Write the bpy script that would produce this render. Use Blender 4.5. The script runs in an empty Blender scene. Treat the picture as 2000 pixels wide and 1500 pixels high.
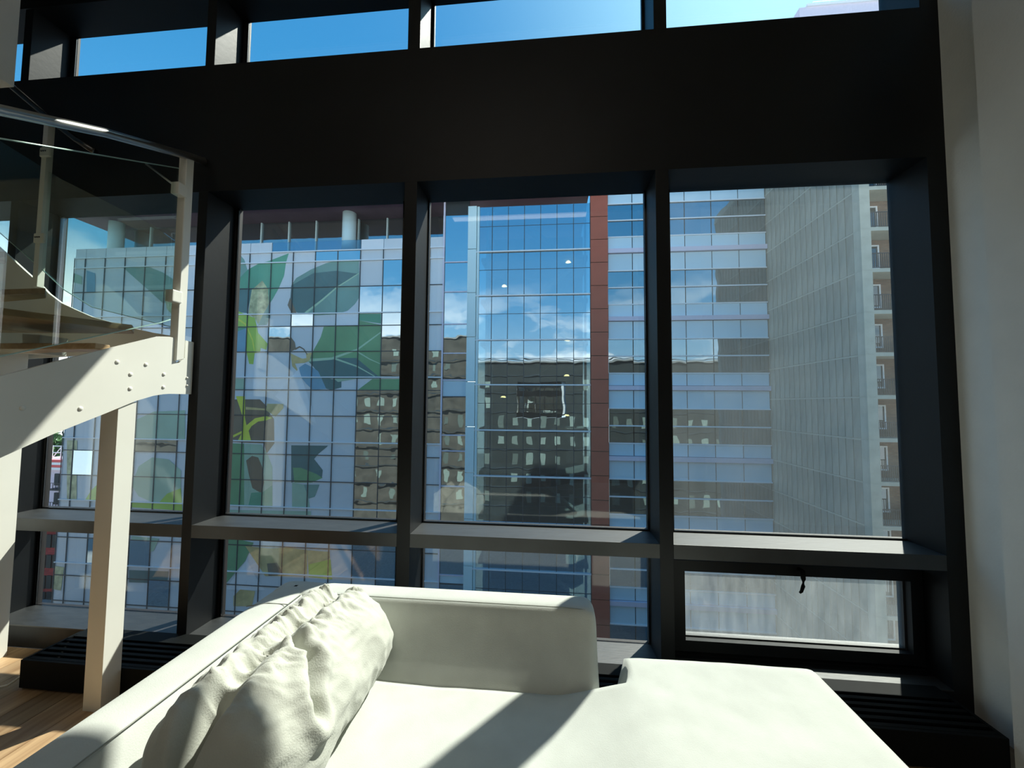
import bpy, bmesh, math, random
import numpy as np
from mathutils import Vector, Matrix, noise
R_ = random.Random(7)
scn = bpy.context.scene
col = scn.collection

# ---------------------------------------------------------------- camera
RX = np.array([0.0, 0.0, 0.0])
_c = np.array([1000.0, 750.0])
_v1 = np.array([-6960.0, 729.5]); _v3 = np.array([1110.0, -13800.0])
FPX = math.sqrt(-np.dot(_v1 - _c, _v3 - _c))          # focal length in pixels of a 2000 px wide frame
def _dir(p): return np.array([p[0] - _c[0], p[1] - _c[1], FPX])
_X = -_dir(_v1); _X /= np.linalg.norm(_X)
_U = _dir(_v3); _U -= _U.dot(_X) * _X; _U /= np.linalg.norm(_U)
_Y = np.cross(_U, _X)
if _Y[2] < 0: _Y = -_Y
CR = np.array([_X, _Y, _U])                            # rows: world x, y, z seen in camera axes
EYE = np.array([0.0, 0.0, 1.6])
def ray(px, py): return CR @ np.array([px - _c[0], py - _c[1], FPX])
def PY(px, py, y):
    d = ray(px, py); return EYE + d * (y / d[1])
def PZ(px, py, z):
    d = ray(px, py); return EYE + d * ((z - 1.6) / d[2])
def PX(px, py, x):
    d = ray(px, py); return EYE + d * (x / d[0])
cam = bpy.data.cameras.new('camera')
cam.sensor_width = 36.0; cam.sensor_fit = 'HORIZONTAL'
cam.lens = FPX / 2000.0 * 36.0
cam.clip_start = 0.05; cam.clip_end = 1000
co = bpy.data.objects.new('camera', cam); col.objects.link(co)
r = CR @ np.array([1, 0, 0]); u = CR @ np.array([0, -1, 0]); b = CR @ np.array([0, 0, -1])
co.matrix_world = Matrix(((r[0], u[0], b[0], 0), (r[1], u[1], b[1], 0), (r[2], u[2], b[2], 1.6), (0, 0, 0, 1)))
scn.camera = co

# ---------------------------------------------------------------- light
SUN = Vector((0.80, 1.0, 1.5)).normalized()            # direction towards the sun
sl = bpy.data.lights.new('sun', 'SUN'); sl.energy = 3.75; sl.angle = math.radians(0.9); sl.color = (1.0, 0.965, 0.87)
so = bpy.data.objects.new('sun', sl); col.objects.link(so)
so.rotation_euler = SUN.to_track_quat('Z', 'Y').to_euler()
scn.view_settings.view_transform = 'Standard'
scn.view_settings.look = 'None'
scn.view_settings.exposure = 1.38
scn.view_settings.gamma = 1.0
scn.view_settings.use_curve_mapping = False
scn.cycles.max_bounces = 10
scn.cycles.transparent_max_bounces = 24
scn.cycles.caustics_reflective = False
scn.cycles.caustics_refractive = False

al = bpy.data.lights.new('added_fill_light', 'AREA'); al.shape = 'RECTANGLE'; al.size = 2.6; al.size_y = 1.6; al.energy = 9; al.color = (1.0, 0.92, 0.80)  # added warm fill, unseen above and behind the camera, to lift the room
ao = bpy.data.objects.new('added_fill_light', al); col.objects.link(ao); ao.location = (-0.6, -1.6, 5.25)
world = bpy.data.worlds.new('sky'); scn.world = world
world.use_nodes = True
wt = world.node_tree; wt.nodes.clear()
def wn(t, **k):
    n = wt.nodes.new(t)
    for a, v in k.items(): setattr(n, a, v)
    return n
wl = wt.links.new
tc = wn('ShaderNodeTexCoord')
sep = wn('ShaderNodeSeparateXYZ'); wl(tc.outputs['Generated'], sep.inputs[0])
ramp = wn('ShaderNodeValToRGB'); wl(sep.outputs['Z'], ramp.inputs[0])
e = ramp.color_ramp.elements
e[0].position = 0.0; e[0].color = (0.62, 0.72, 0.78, 1)
e[1].position = 1.0; e[1].color = (0.02, 0.12, 0.32, 1)
for p, c in ((0.12, (0.25, 0.42, 0.56, 1)), (0.24, (0.09, 0.28, 0.48, 1)), (0.42, (0.04, 0.20, 0.41, 1)), (0.62, (0.024, 0.155, 0.34, 1))):
    q = e.new(p); q.color = c
dot = wn('ShaderNodeVectorMath', operation='DOT_PRODUCT'); wl(tc.outputs['Generated'], dot.inputs[0])
dot.inputs[1].default_value = SUN
mx = wn('ShaderNodeMath', operation='MAXIMUM'); wl(dot.outputs['Value'], mx.inputs[0]); mx.inputs[1].default_value = 0
pw = wn('ShaderNodeMath', operation='POWER'); wl(mx.outputs[0], pw.inputs[0]); pw.inputs[1].default_value = 14
glow = wn('ShaderNodeMixRGB', blend_type='ADD'); glow.inputs[0].default_value = 1.0
gs = wn('ShaderNodeMixRGB', blend_type='MULTIPLY'); gs.inputs[0].default_value = 1.0
gs.inputs[1].default_value = (0.30, 0.42, 0.36, 1); wl(pw.outputs[0], gs.inputs[2])
wl(ramp.outputs[0], glow.inputs[1]); wl(gs.outputs[0], glow.inputs[2])
# low cumulus clouds round the horizon
mp = wn('ShaderNodeMapping'); wl(tc.outputs['Generated'], mp.inputs[0]); mp.inputs['Scale'].default_value = (1.0, 1.0, 2.6)
mp.inputs['Location'].default_value = (3.1, 0.7, 0.2)
nz = wn('ShaderNodeTexNoise'); wl(mp.outputs[0], nz.inputs['Vector']); nz.inputs['Scale'].default_value = 4.2
nz.inputs['Detail'].default_value = 8; nz.inputs['Roughness'].default_value = 0.55
cr = wn('ShaderNodeMapRange'); wl(nz.outputs['Fac'], cr.inputs[0])
cr.inputs[1].default_value = 0.45; cr.inputs[2].default_value = 0.56
el = wn('ShaderNodeMapRange'); wl(sep.outputs['Z'], el.inputs[0])
el.inputs[1].default_value = 0.30; el.inputs[2].default_value = 0.14
cm = wn('ShaderNodeMath', operation='MULTIPLY'); wl(cr.outputs[0], cm.inputs[0]); wl(el.outputs[0], cm.inputs[1])
cloud = wn('ShaderNodeMixRGB'); wl(cm.outputs[0], cloud.inputs[0]); wl(glow.outputs[0], cloud.inputs[1])
cloud.inputs[2].default_value = (0.80, 0.82, 0.84, 1)
bg = wn('ShaderNodeBackground'); wl(cloud.outputs[0], bg.inputs[0]); bg.inputs[1].default_value = 1.0
ow = wn('ShaderNodeOutputWorld'); wl(bg.outputs[0], ow.inputs[0])

# ---------------------------------------------------------------- materials
def srgb(r, g, b):
    f = lambda v: (v / 255 / 12.92) if v / 255 <= 0.04045 else ((v / 255 + 0.055) / 1.055) ** 2.4
    return (f(r), f(g), f(b), 1)
def new_mat(name):
    m = bpy.data.materials.new(name); m.use_nodes = True
    nt = m.node_tree; nt.nodes.clear()
    return m, nt, nt.nodes.new, nt.links.new
def mat(name, c, rough=0.6, metal=0.0, var=0.12, scale=6.0, bump=0.0, bscale=60.0, rnd=0.0, spec=0.5, sheen=0.0, stretch=(1, 1, 1), coat=0.0):
    m, nt, N, L = new_mat(name)
    t = N('ShaderNodeTexCoord'); mp = N('ShaderNodeMapping'); mp.inputs['Scale'].default_value = stretch
    L(t.outputs['Object'], mp.inputs[0])
    n = N('ShaderNodeTexNoise'); n.inputs['Scale'].default_value = scale; n.inputs['Detail'].default_value = 5
    L(mp.outputs[0], n.inputs['Vector'])
    mr = N('ShaderNodeMapRange'); mr.inputs[1].default_value = 0.3; mr.inputs[2].default_value = 0.7
    mr.inputs[3].default_value = 1 - var; mr.inputs[4].default_value = 1 + var * 0.6
    L(n.outputs['Fac'], mr.inputs[0])
    fac = mr.outputs[0]
    if rnd:
        oi = N('ShaderNodeObjectInfo'); r2 = N('ShaderNodeMapRange'); r2.inputs[3].default_value = 1 - rnd; r2.inputs[4].default_value = 1 + rnd
        L(oi.outputs['Random'], r2.inputs[0]); mu = N('ShaderNodeMath'); mu.operation = 'MULTIPLY'
        L(fac, mu.inputs[0]); L(r2.outputs[0], mu.inputs[1]); fac = mu.outputs[0]
    vm = N('ShaderNodeMixRGB'); vm.blend_type = 'MULTIPLY'; vm.inputs[0].default_value = 1.0
    vm.inputs[1].default_value = (c[0], c[1], c[2], 1); L(fac, vm.inputs[2])
    p = N('ShaderNodeBsdfPrincipled'); L(vm.outputs[0], p.inputs['Base Color'])
    p.inputs['Roughness'].default_value = rough; p.inputs['Metallic'].default_value = metal
    p.inputs['Specular IOR Level'].default_value = spec
    if sheen: p.inputs['Sheen Weight'].default_value = sheen
    if coat: p.inputs['Coat Weight'].default_value = coat; p.inputs['Coat Roughness'].default_value = 0.05
    if bump:
        n2 = N('ShaderNodeTexNoise'); n2.inputs['Scale'].default_value = bscale; n2.inputs['Detail'].default_value = 4
        L(mp.outputs[0], n2.inputs['Vector'])
        bp = N('ShaderNodeBump'); bp.inputs['Strength'].default_value = bump; bp.inputs['Distance'].default_value = 0.02
        L(n2.outputs['Fac'], bp.inputs['Height']); L(bp.outputs[0], p.inputs['Normal'])
    o = N('ShaderNodeOutputMaterial'); L(p.outputs[0], o.inputs[0])
    return m
def schlick(nt, N, L, r0, normal=None):
    g = N('ShaderNodeNewGeometry')
    d = N('ShaderNodeVectorMath'); d.operation = 'DOT_PRODUCT'
    L(g.outputs['Normal'], d.inputs[0]); L(g.outputs['Incoming'], d.inputs[1])
    a = N('ShaderNodeMath'); a.operation = 'ABSOLUTE'; L(d.outputs['Value'], a.inputs[0])
    s = N('ShaderNodeMath'); s.operation = 'SUBTRACT'; s.inputs[0].default_value = 1; L(a.outputs[0], s.inputs[1])
    p = N('ShaderNodeMath'); p.operation = 'POWER'; L(s.outputs[0], p.inputs[0]); p.inputs[1].default_value = 5
    m = N('ShaderNodeMapRange'); L(p.outputs[0], m.inputs[0]); m.inputs[3].default_value = r0; m.inputs[4].default_value = 1
    return m.outputs[0]
def glass_mat(name, r0=0.045, tint=(0.93, 0.97, 0.95), dirt=0.0, dscale=3.0, stretch=(1, 1, 1), dlow=0.5):
    """clear thin glass: transparent with a Fresnel reflection, and dust that catches light"""
    m, nt, N, L = new_mat(name)
    f = schlick(nt, N, L, r0)
    tr = N('ShaderNodeBsdfTransparent'); tr.inputs[0].default_value = (*tint, 1)
    gl = N('ShaderNodeBsdfGlossy'); gl.inputs['Roughness'].default_value = 0.0
    mx = N('ShaderNodeMixShader'); L(f, mx.inputs[0]); L(tr.outputs[0], mx.inputs[1]); L(gl.outputs[0], mx.inputs[2])
    out = mx.outputs[0]
    if dirt:
        t = N('ShaderNodeTexCoord'); mp = N('ShaderNodeMapping'); mp.inputs['Scale'].default_value = stretch
        L(t.outputs['Object'], mp.inputs[0])
        n = N('ShaderNodeTexNoise'); n.inputs['Scale'].default_value = dscale; n.inputs['Detail'].default_value = 9; n.inputs['Roughness'].default_value = 0.7
        L(mp.outputs[0], n.inputs['Vector'])
        mr = N('ShaderNodeMapRange'); L(n.outputs['Fac'], mr.inputs[0]); mr.inputs[1].default_value = 0.35; mr.inputs[2].default_value = 0.75
        mr.inputs[3].default_value = dirt * dlow; mr.inputs[4].default_value = dirt
        tl = N('ShaderNodeBsdfTranslucent'); tl.inputs[0].default_value = (0.9, 0.95, 0.92, 1)
        m2 = N('ShaderNodeMixShader'); L(mr.outputs[0], m2.inputs[0]); L(out, m2.inputs[1]); L(tl.outputs[0], m2.inputs[2])
        out = m2.outputs[0]
    o = N('ShaderNodeOutputMaterial'); L(out, o.inputs[0])
    return m
def facade_glass(name, r0, base, see=0.0, gtint=(0.8, 0.92, 1.0), wave=0.02, wscale=0.35):
    """coated facade glass: strong slightly wavy reflection over a dark body, optionally see-through"""
    m, nt, N, L = new_mat(name)
    f = schlick(nt, N, L, r0)
    t = N('ShaderNodeNewGeometry')
    n = N('ShaderNodeTexNoise'); n.inputs['Scale'].default_value = wscale; n.inputs['Detail'].default_value = 2
    oi = N('ShaderNodeObjectInfo'); va = N('ShaderNodeVectorMath'); va.operation = 'ADD'
    sc = N('ShaderNodeVectorMath'); sc.operation = 'SCALE'; sc.inputs[0].default_value = (9, 9, 9); L(oi.outputs['Random'], sc.inputs['Scale'])
    L(t.outputs['Position'], va.inputs[0]); L(sc.outputs[0], va.inputs[1]); L(va.outputs[0], n.inputs['Vector'])
    bp = N('ShaderNodeBump'); bp.inputs['Strength'].default_value = 1.0; bp.inputs['Distance'].default_value = wave
    L(n.outputs['Fac'], bp.inputs['Height'])
    gl = N('ShaderNodeBsdfGlossy'); gl.inputs['Roughness'].default_value = 0.0; gl.inputs[0].default_value = (*gtint, 1); L(bp.outputs[0], gl.inputs['Normal'])
    df = N('ShaderNodeBsdfDiffuse'); df.inputs[0].default_value = (*base[:3], 1)
    body = df.outputs[0]
    if see:
        tr = N('ShaderNodeBsdfTransparent'); tr.inputs[0].default_value = (0.7, 0.85, 0.85, 1)
        m2 = N('ShaderNodeMixShader'); m2.inputs[0].default_value = see; L(body, m2.inputs[1]); L(tr.outputs[0], m2.inputs[2]); body = m2.outputs[0]
    mx = N('ShaderNodeMixShader'); L(f, mx.inputs[0]); L(body, mx.inputs[1]); L(gl.outputs[0], mx.inputs[2])
    o = N('ShaderNodeOutputMaterial'); L(mx.outputs[0], o.inputs[0])
    return m
def emis(name, c, s):
    m, nt, N, L = new_mat(name)
    em = N('ShaderNodeEmission'); em.inputs[0].default_value = (*c, 1); em.inputs[1].default_value = s
    o = N('ShaderNodeOutputMaterial'); L(em.outputs[0], o.inputs[0]); return m
def brick_mat(name, c1, c2, mortar, scale=1.0, axis='XZ'):
    m, nt, N, L = new_mat(name)
    t = N('ShaderNodeNewGeometry'); s = N('ShaderNodeSeparateXYZ'); L(t.outputs['Position'], s.inputs[0])
    cb = N('ShaderNodeCombineXYZ'); L(s.outputs['X'], cb.inputs[0]); L(s.outputs['Z'], cb.inputs[1])
    b = N('ShaderNodeTexBrick'); L(cb.outputs[0], b.inputs['Vector']); b.inputs['Scale'].default_value = 1.0
    b.inputs['Brick Width'].default_value = 0.3 * scale; b.inputs['Row Height'].default_value = 0.1 * scale; b.inputs['Mortar Size'].default_value = 0.015
    b.inputs['Color1'].default_value = c1; b.inputs['Color2'].default_value = c2; b.inputs['Mortar'].default_value = mortar
    p = N('ShaderNodeBsdfPrincipled'); L(b.outputs['Color'], p.inputs['Base Color']); p.inputs['Roughness'].default_value = 0.9
    o = N('ShaderNodeOutputMaterial'); L(p.outputs[0], o.inputs[0]); return m
def wood_mat(name, c1, c2, rough=0.45):
    m, nt, N, L = new_mat(name)
    t = N('ShaderNodeTexCoord'); oi = N('ShaderNodeObjectInfo')
    mp = N('ShaderNodeMapping'); mp.inputs['Scale'].default_value = (14, 1.2, 14)
    sc = N('ShaderNodeVectorMath'); sc.operation = 'SCALE'; sc.inputs[0].default_value = (11, 7, 5); L(oi.outputs['Random'], sc.inputs['Scale'])
    va = N('ShaderNodeVectorMath'); va.operation = 'ADD'; L(t.outputs['Object'], va.inputs[0]); L(sc.outputs[0], va.inputs[1]); L(va.outputs[0], mp.inputs[0])
    n = N('ShaderNodeTexNoise'); n.inputs['Scale'].default_value = 1.5; n.inputs['Detail'].default_value = 8; n.inputs['Distortion'].default_value = 0.6
    L(mp.outputs[0], n.inputs['Vector'])
    rp = N('ShaderNodeValToRGB'); rp.color_ramp.elements[0].position = 0.35; rp.color_ramp.elements[0].color = c1
    rp.color_ramp.elements[1].position = 0.65; rp.color_ramp.elements[1].color = c2; L(n.outputs['Fac'], rp.inputs[0])
    r2 = N('ShaderNodeMapRange'); r2.inputs[3].default_value = 0.6; r2.inputs[4].default_value = 1.25; L(oi.outputs['Random'], r2.inputs[0])
    mu = N('ShaderNodeMixRGB'); mu.blend_type = 'MULTIPLY'; mu.inputs[0].default_value = 1; L(rp.outputs[0], mu.inputs[1]); L(r2.outputs[0], mu.inputs[2])
    p = N('ShaderNodeBsdfPrincipled'); L(mu.outputs[0], p.inputs['Base Color']); p.inputs['Roughness'].default_value = rough
    o = N('ShaderNodeOutputMaterial'); L(p.outputs[0], o.inputs[0]); return m

M = {}
M['black'] = mat('black_satin_paint', (0.004, 0.005, 0.006), 0.47, var=0.3, scale=5, bump=0.03, bscale=25, spec=0.32)
M['sill'] = mat('dusty_black_sill', (0.015, 0.017, 0.018), 0.52, var=0.5, scale=7, bump=0.05, bscale=18, spec=1.0, stretch=(1, 4, 1))
M['black_matt'] = mat('black_matt_paint', (0.004, 0.005, 0.005), 0.65, var=0.2, spec=0.12)
M['gasket'] = mat('rubber_gasket', (0.012, 0.010, 0.010), 0.55)
M['white_wall'] = mat('white_wall_paint', (0.78, 0.79, 0.76), 0.85, var=0.04, bump=0.08, bscale=90)
M['ceiling'] = mat('ceiling_paint', (0.80, 0.80, 0.78), 0.9, var=0.04)
M['oak'] = wood_mat('oak_boards', (0.30, 0.18, 0.09, 1), (0.50, 0.34, 0.19, 1))
M['tread'] = wood_mat('stair_oak', (0.42, 0.27, 0.13, 1), (0.60, 0.43, 0.24, 1))
M['cream'] = mat('cream_painted_steel', (0.80, 0.79, 0.72), 0.45, var=0.04, scale=3)
M['sofa'] = mat('sage_velour', (0.53, 0.545, 0.505), 0.9, var=0.07, scale=9, bump=0.12, bscale=260, sheen=0.15, spec=0.2)
M['pillow'] = mat('sage_velour_crumpled', (0.52, 0.53, 0.47), 0.9, var=0.10, scale=12, bump=0.15, bscale=220, sheen=0.15, spec=0.2)
M['seam'] = mat('seam_thread', (0.30, 0.31, 0.27), 0.9)
M['steel'] = mat('brushed_steel', (0.62, 0.62, 0.60), 0.33, metal=1.0, var=0.05)
M['dark_steel'] = mat('dark_steel', (0.10, 0.10, 0.10), 0.25, metal=1.0, var=0.05)
M['pane'] = glass_mat('window_glass', 0.075, (0.95, 0.975, 0.965), dirt=0.004, dscale=2.0, stretch=(1, 1, .6))
M['pane_dusty'] = glass_mat('sunlit_window_glass', 0.075, (0.94, 0.97, 0.96), dirt=0.04, dscale=1.4, dlow=0.35)
M['pane_dirty'] = glass_mat('dirty_window_glass', 0.05, (0.90, 0.93, 0.92), dirt=0.13, dscale=5.0, stretch=(2.5, 1, .5), dlow=0.45)
M['rail_glass'] = glass_mat('balustrade_glass', 0.085, (0.90, 0.955, 0.93))
M['glass_edge'] = mat('polished_glass_edge', (0.55, 0.75, 0.68), 0.15, spec=0.8)
# outside
def ext(r, g, b):
    c = srgb(r, g, b); return (min(.92, c[0] * 1.42), min(.92, c[1] * 1.38), min(.94, c[2] * 1.3))
M['pan_blue'] = mat('pale_blue_spandrel_glass', (.66, .84, .93), 0.25, var=0.05, scale=0.6, rnd=0.05)
M['pan_pink'] = mat('lilac_metal_band', ext(196, 190, 210), 0.5, var=0.05, rnd=0.03)
M['line_white'] = mat('white_metal_transom', ext(225, 238, 248), 0.4, var=0.02)
M['pier_blue'] = mat('pale_blue_metal', ext(190, 222, 245), 0.4, var=0.03)
M['grid'] = mat('dark_mullion_metal', (0.045, 0.06, 0.07), 0.5)
M['backing'] = mat('dark_facade_backing', (0.02, 0.03, 0.035), 0.7)
M['film'] = mat('lilac_printed_film', ext(196, 200, 208), 0.35, var=0.05, scale=0.4, rnd=0.04)
M['film_white'] = mat('white_printed_film', ext(226, 232, 240), 0.4, var=0.03)
M['film_peach'] = mat('peach_film', ext(255, 244, 230), 0.4, var=0.03)
M['red_pier'] = mat('red_terracotta_panel', ext(158, 84, 66), 0.7, var=0.08, scale=1.5, rnd=0.05)
M['soffit'] = mat('purple_brown_soffit', ext(92, 70, 88), 0.7, var=0.1, scale=1.0, stretch=(1, .3, 1))
M['g_m'] = facade_glass('atrium_glass', 0.50, (0.02, 0.05, 0.06), see=0.75, gtint=(0.78, 0.90, 1.0), wave=0.012)
M['g_r'] = facade_glass('office_window_glass', 0.38, (0.015, 0.035, 0.04), see=0.6, gtint=(0.80, 0.92, 1.0), wave=0.02)
M['g_a'] = facade_glass('mirror_window_glass', 0.62, (0.03, 0.05, 0.05), gtint=(0.80, 0.93, 1.0), wave=0.014, wscale=0.5)
M['g_dark'] = facade_glass('dark_window_glass', 0.12, (0.02, 0.03, 0.03), wave=0.01)
M['railgl'] = glass_mat('roof_terrace_glass', 0.15, (0.6, 0.78, 0.88))
M['concrete'] = mat('board_marked_concrete', ext(150, 149, 140), 0.9, var=0.25, scale=0.9, bump=0.3, bscale=6, rnd=0.06, stretch=(1, 1, .35))
M['concrete_light'] = mat('pale_concrete', ext(170, 170, 160), 0.9, var=0.12, scale=2)
M['brick'] = brick_mat('brown_brick', srgb(150, 118, 95), srgb(128, 98, 80), srgb(120, 110, 100))
M['brick_red'] = brick_mat('red_brick', srgb(190, 75, 75), srgb(160, 55, 60), srgb(120, 70, 70), 2.2)
M['white_frame'] = mat('white_window_frame', ext(225, 228, 225), 0.5)
M['iron'] = mat('black_iron_railing', (0.02, 0.025, 0.03), 0.5)
M['interior'] = mat('dim_office_interior', (0.16, 0.20, 0.19), 0.9, var=0.4, scale=0.8)
M['slab'] = mat('office_slab', (0.30, 0.33, 0.32), 0.9)
M['office_white'] = mat('office_white_column', (0.8, 0.85, 0.85), 0.7)
M['dark_facade'] = mat('dark_metal_facade', (0.030, 0.038, 0.036), 0.6, var=0.3, scale=0.5)
M['blind'] = mat('pale_roller_blind', (0.22, 0.27, 0.23), 0.8, rnd=0.5)
M['asphalt'] = mat('asphalt', (0.30, 0.30, 0.29), 0.9, var=0.3)
M['pavement'] = mat('pavement', (0.35, 0.34, 0.32), 0.9, var=0.2)
M['lilac'] = mat('lilac_render', ext(205, 190, 205), 0.9, var=0.1)
M['roofing'] = mat('roof_sheet', ext(170, 175, 180), 0.8, var=0.1)
M['leafgreen'] = mat('tree_foliage', (0.06, 0.15, 0.04), 0.8, var=0.6, scale=8)
M['bark'] = mat('tree_bark', (0.12, 0.09, 0.06), 0.9)
M['lamp'] = emis('warm_lamp', (1.0, 0.62, 0.25), 6.0)
M['red_stripe'] = mat('red_stripe', ext(205, 90, 90), 0.7)
def film(name, r, g, b, v=0.18, s=0.35): M[name] = mat(name, ext(r, g, b), 0.35, var=v, scale=s)
film('leaf_teal', 84, 150, 125); film('leaf_dark', 70, 108, 112); film('leaf_grey', 112, 148, 142); film('leaf_green', 104, 150, 112)
film('leaf_yellow', 158, 190, 84); film('leaf_blue', 104, 150, 176); film('leaf_brown', 112, 100, 86, 0.3); film('leaf_bark', 180, 180, 140, 0.5, 1.5)
film('leaf_lemon', 205, 206, 82); film('leaf_pale', 214, 230, 226); film('leaf_sage', 150, 178, 160); film('leaf_gold', 190, 170, 120, 0.35, 0.8)
film('vein', 160, 190, 165, 0.1)

# ---------------------------------------------------------------- helpers
WL = {}
def put(o, parent, wloc):
    col.objects.link(o)
    wloc = Vector(wloc)
    if parent is not None:
        o.parent = parent; o.location = wloc - WL[parent]
    else:
        o.location = wloc
    WL[o] = wloc
    return o
def tag(o, label=None, cat=None, group=None, kind=None):
    if label: o['label'] = label
    if cat: o['category'] = cat
    if group: o['group'] = group
    if kind: o['kind'] = kind
    return o
def empty(name, loc=(0, 0, 0), **k):
    o = bpy.data.objects.new(name, None); o.empty_display_size = 0.1
    put(o, None, loc); return tag(o, **k)
def finish(name, bm, material, parent, org=(0, 0, 0), smooth=False, kind=None):
    bmesh.ops.recalc_face_normals(bm, faces=bm.faces[:])
    me = bpy.data.meshes.new(name)
    bmesh.ops.translate(bm, verts=bm.verts[:], vec=-Vector(org))
    bm.to_mesh(me); bm.free()
    me.materials.append(material)
    if smooth:
        for p in me.polygons: p.use_smooth = True
    o = bpy.data.objects.new(name, me); put(o, parent, org)
    if kind: o['kind'] = kind
    return o
_cache = {}
def box(name, x0, x1, y0, y1, z0, z1, m, parent=None, bevel=0.0, **k):
    dx, dy, dz = abs(x1 - x0), abs(y1 - y0), abs(z1 - z0)
    key = (round(dx, 4), round(dy, 4), round(dz, 4), m, round(bevel, 4))
    me = _cache.get(key)
    if me is None:
        bm = bmesh.new(); bmesh.ops.create_cube(bm, size=1.0)
        bmesh.ops.scale(bm, vec=(dx, dy, dz), verts=bm.verts[:])
        if bevel: bmesh.ops.bevel(bm, geom=bm.edges[:], offset=bevel, segments=2, profile=0.6, affect='EDGES')
        me = bpy.data.meshes.new(name); bm.to_mesh(me); bm.free(); me.materials.append(M[m]); _cache[key] = me
    o = bpy.data.objects.new(name, me)
    put(o, parent, ((x0 + x1) / 2, (y0 + y1) / 2, (z0 + z1) / 2))
    return tag(o, **k)
def add_box(bm, x0, x1, y0, y1, z0, z1):
    r = bmesh.ops.create_cube(bm, size=1.0)
    bmesh.ops.scale(bm, vec=(x1 - x0, y1 - y0, z1 - z0), verts=r['verts'])
    bmesh.ops.translate(bm, vec=((x0 + x1) / 2, (y0 + y1) / 2, (z0 + z1) / 2), verts=r['verts'])
def add_tube(bm, pts, rad, seg=10, caps=True):
    pts = [Vector(p) for p in pts]; rings = []
    for i, p in enumerate(pts):
        d = (pts[min(i + 1, len(pts) - 1)] - pts[max(i - 1, 0)]).normalized()
        a = d.cross(Vector((0, 0, 1)))
        if a.length < 1e-3: a = Vector((1, 0, 0))
        a.normalize(); b_ = d.cross(a).normalized()
        rr = rad[i] if isinstance(rad, (list, tuple)) else rad
        rings.append([bm.verts.new(p + (a * math.cos(t) + b_ * math.sin(t)) * rr) for t in [2 * math.pi * k / seg for k in range(seg)]])
    for i in range(len(rings) - 1):
        for k in range(seg):
            bm.faces.new((rings[i][k], rings[i][(k + 1) % seg], rings[i + 1][(k + 1) % seg], rings[i + 1][k]))
    if caps:
        bm.faces.new(rings[0]); bm.faces.new(rings[-1])
def tube(name, pts, rad, m, parent=None, seg=12, smooth=True, **k):
    bm = bmesh.new(); add_tube(bm, pts, rad, seg)
    return tag(finish(name, bm, M[m], parent, pts[0], smooth), **k)
def prism(name, poly, vec, m, parent=None, bevel=0.0, **k):
    """polygon of 3-D points extruded by vec"""
    bm = bmesh.new()
    vs = [bm.verts.new(Vector(p)) for p in poly]
    f = bm.faces.new(vs)
    r = bmesh.ops.extrude_face_region(bm, geom=[f])
    nv = [v for v in r['geom'] if isinstance(v, bmesh.types.BMVert)]
    bmesh.ops.translate(bm, vec=Vector(vec), verts=nv)
    if bevel: bmesh.ops.bevel(bm, geom=bm.edges[:], offset=bevel, segments=1, affect='EDGES')
    return tag(finish(name, bm, M[m], parent, poly[0]), **k)
def frame(name, x0, x1, y0, y1, z0, z1, w, m, parent=None, **k):
    """four-sided frame of bar width w around an opening in an x-z plane"""
    bm = bmesh.new()
    add_box(bm, x0, x1, y0, y1, z0, z0 + w); add_box(bm, x0, x1, y0, y1, z1 - w, z1)
    add_box(bm, x0, x0 + w, y0, y1, z0 + w, z1 - w); add_box(bm, x1 - w, x1, y0, y1, z0 + w, z1 - w)
    return tag(finish(name, bm, M[m], parent, ((x0 + x1) / 2, (y0 + y1) / 2, (z0 + z1) / 2)), **k)
def sstep(a, b_, x):
    t = max(0.0, min(1.0, (x - a) / (b_ - a))); return t * t * (3 - 2 * t)

# ================================================================ ROOM SHELL
FY, GY, BY = 2.30, 2.52, 2.56          # front of mullions, glass, back of beam
wf = empty('wall_front', (0, FY, 0), label='black steel window wall of deep mullions, transoms and a broad beam', kind='structure')
XL, XR = -5.4, 2.18
box('beam', XL, XR, FY, BY, 2.99, 3.866, 'black', wf)
box('top_beam', XL, XR, FY, 2.54, 4.405, 5.30, 'black', wf)
box('lower_panel', XL, XR, FY, BY, 0.0, 0.135, 'black', wf)
box('outer_panel', XL, XR, BY - .04, BY, -0.6, 0.10, 'black', wf)
mull = [(-5.15, -5.09), (-3.74, -3.676), (-2.315, -2.249), (-.907, -.826), (.622, .697)]
for a, b_ in mull:
    box('mullion', a, b_, FY, 2.53, 0.135, 2.99, 'black', wf, bevel=.002)
    box('mullion', a, b_, FY, 2.53, 3.866, 4.40, 'black', wf, bevel=.002)
box('mullion', 2.085, XR, FY, BY, 0.135, 2.99, 'black', wf)
box('mullion', 2.085, XR, FY, BY, 3.866, 4.40, 'black', wf)
gaps = [(XL, -5.15), (-5.09, -3.74), (-3.676, -2.315), (-2.249, -.907), (-.826, .622), (.697, 2.085)]
for a, b_ in gaps:
    box('transom', a, b_, FY, 2.53, 0.742, 0.822, 'sill', wf, bevel=.0015)
    box('sill', a, b_, FY - .004, 2.53, 0.135, 0.142, 'sill', wf)
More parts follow.
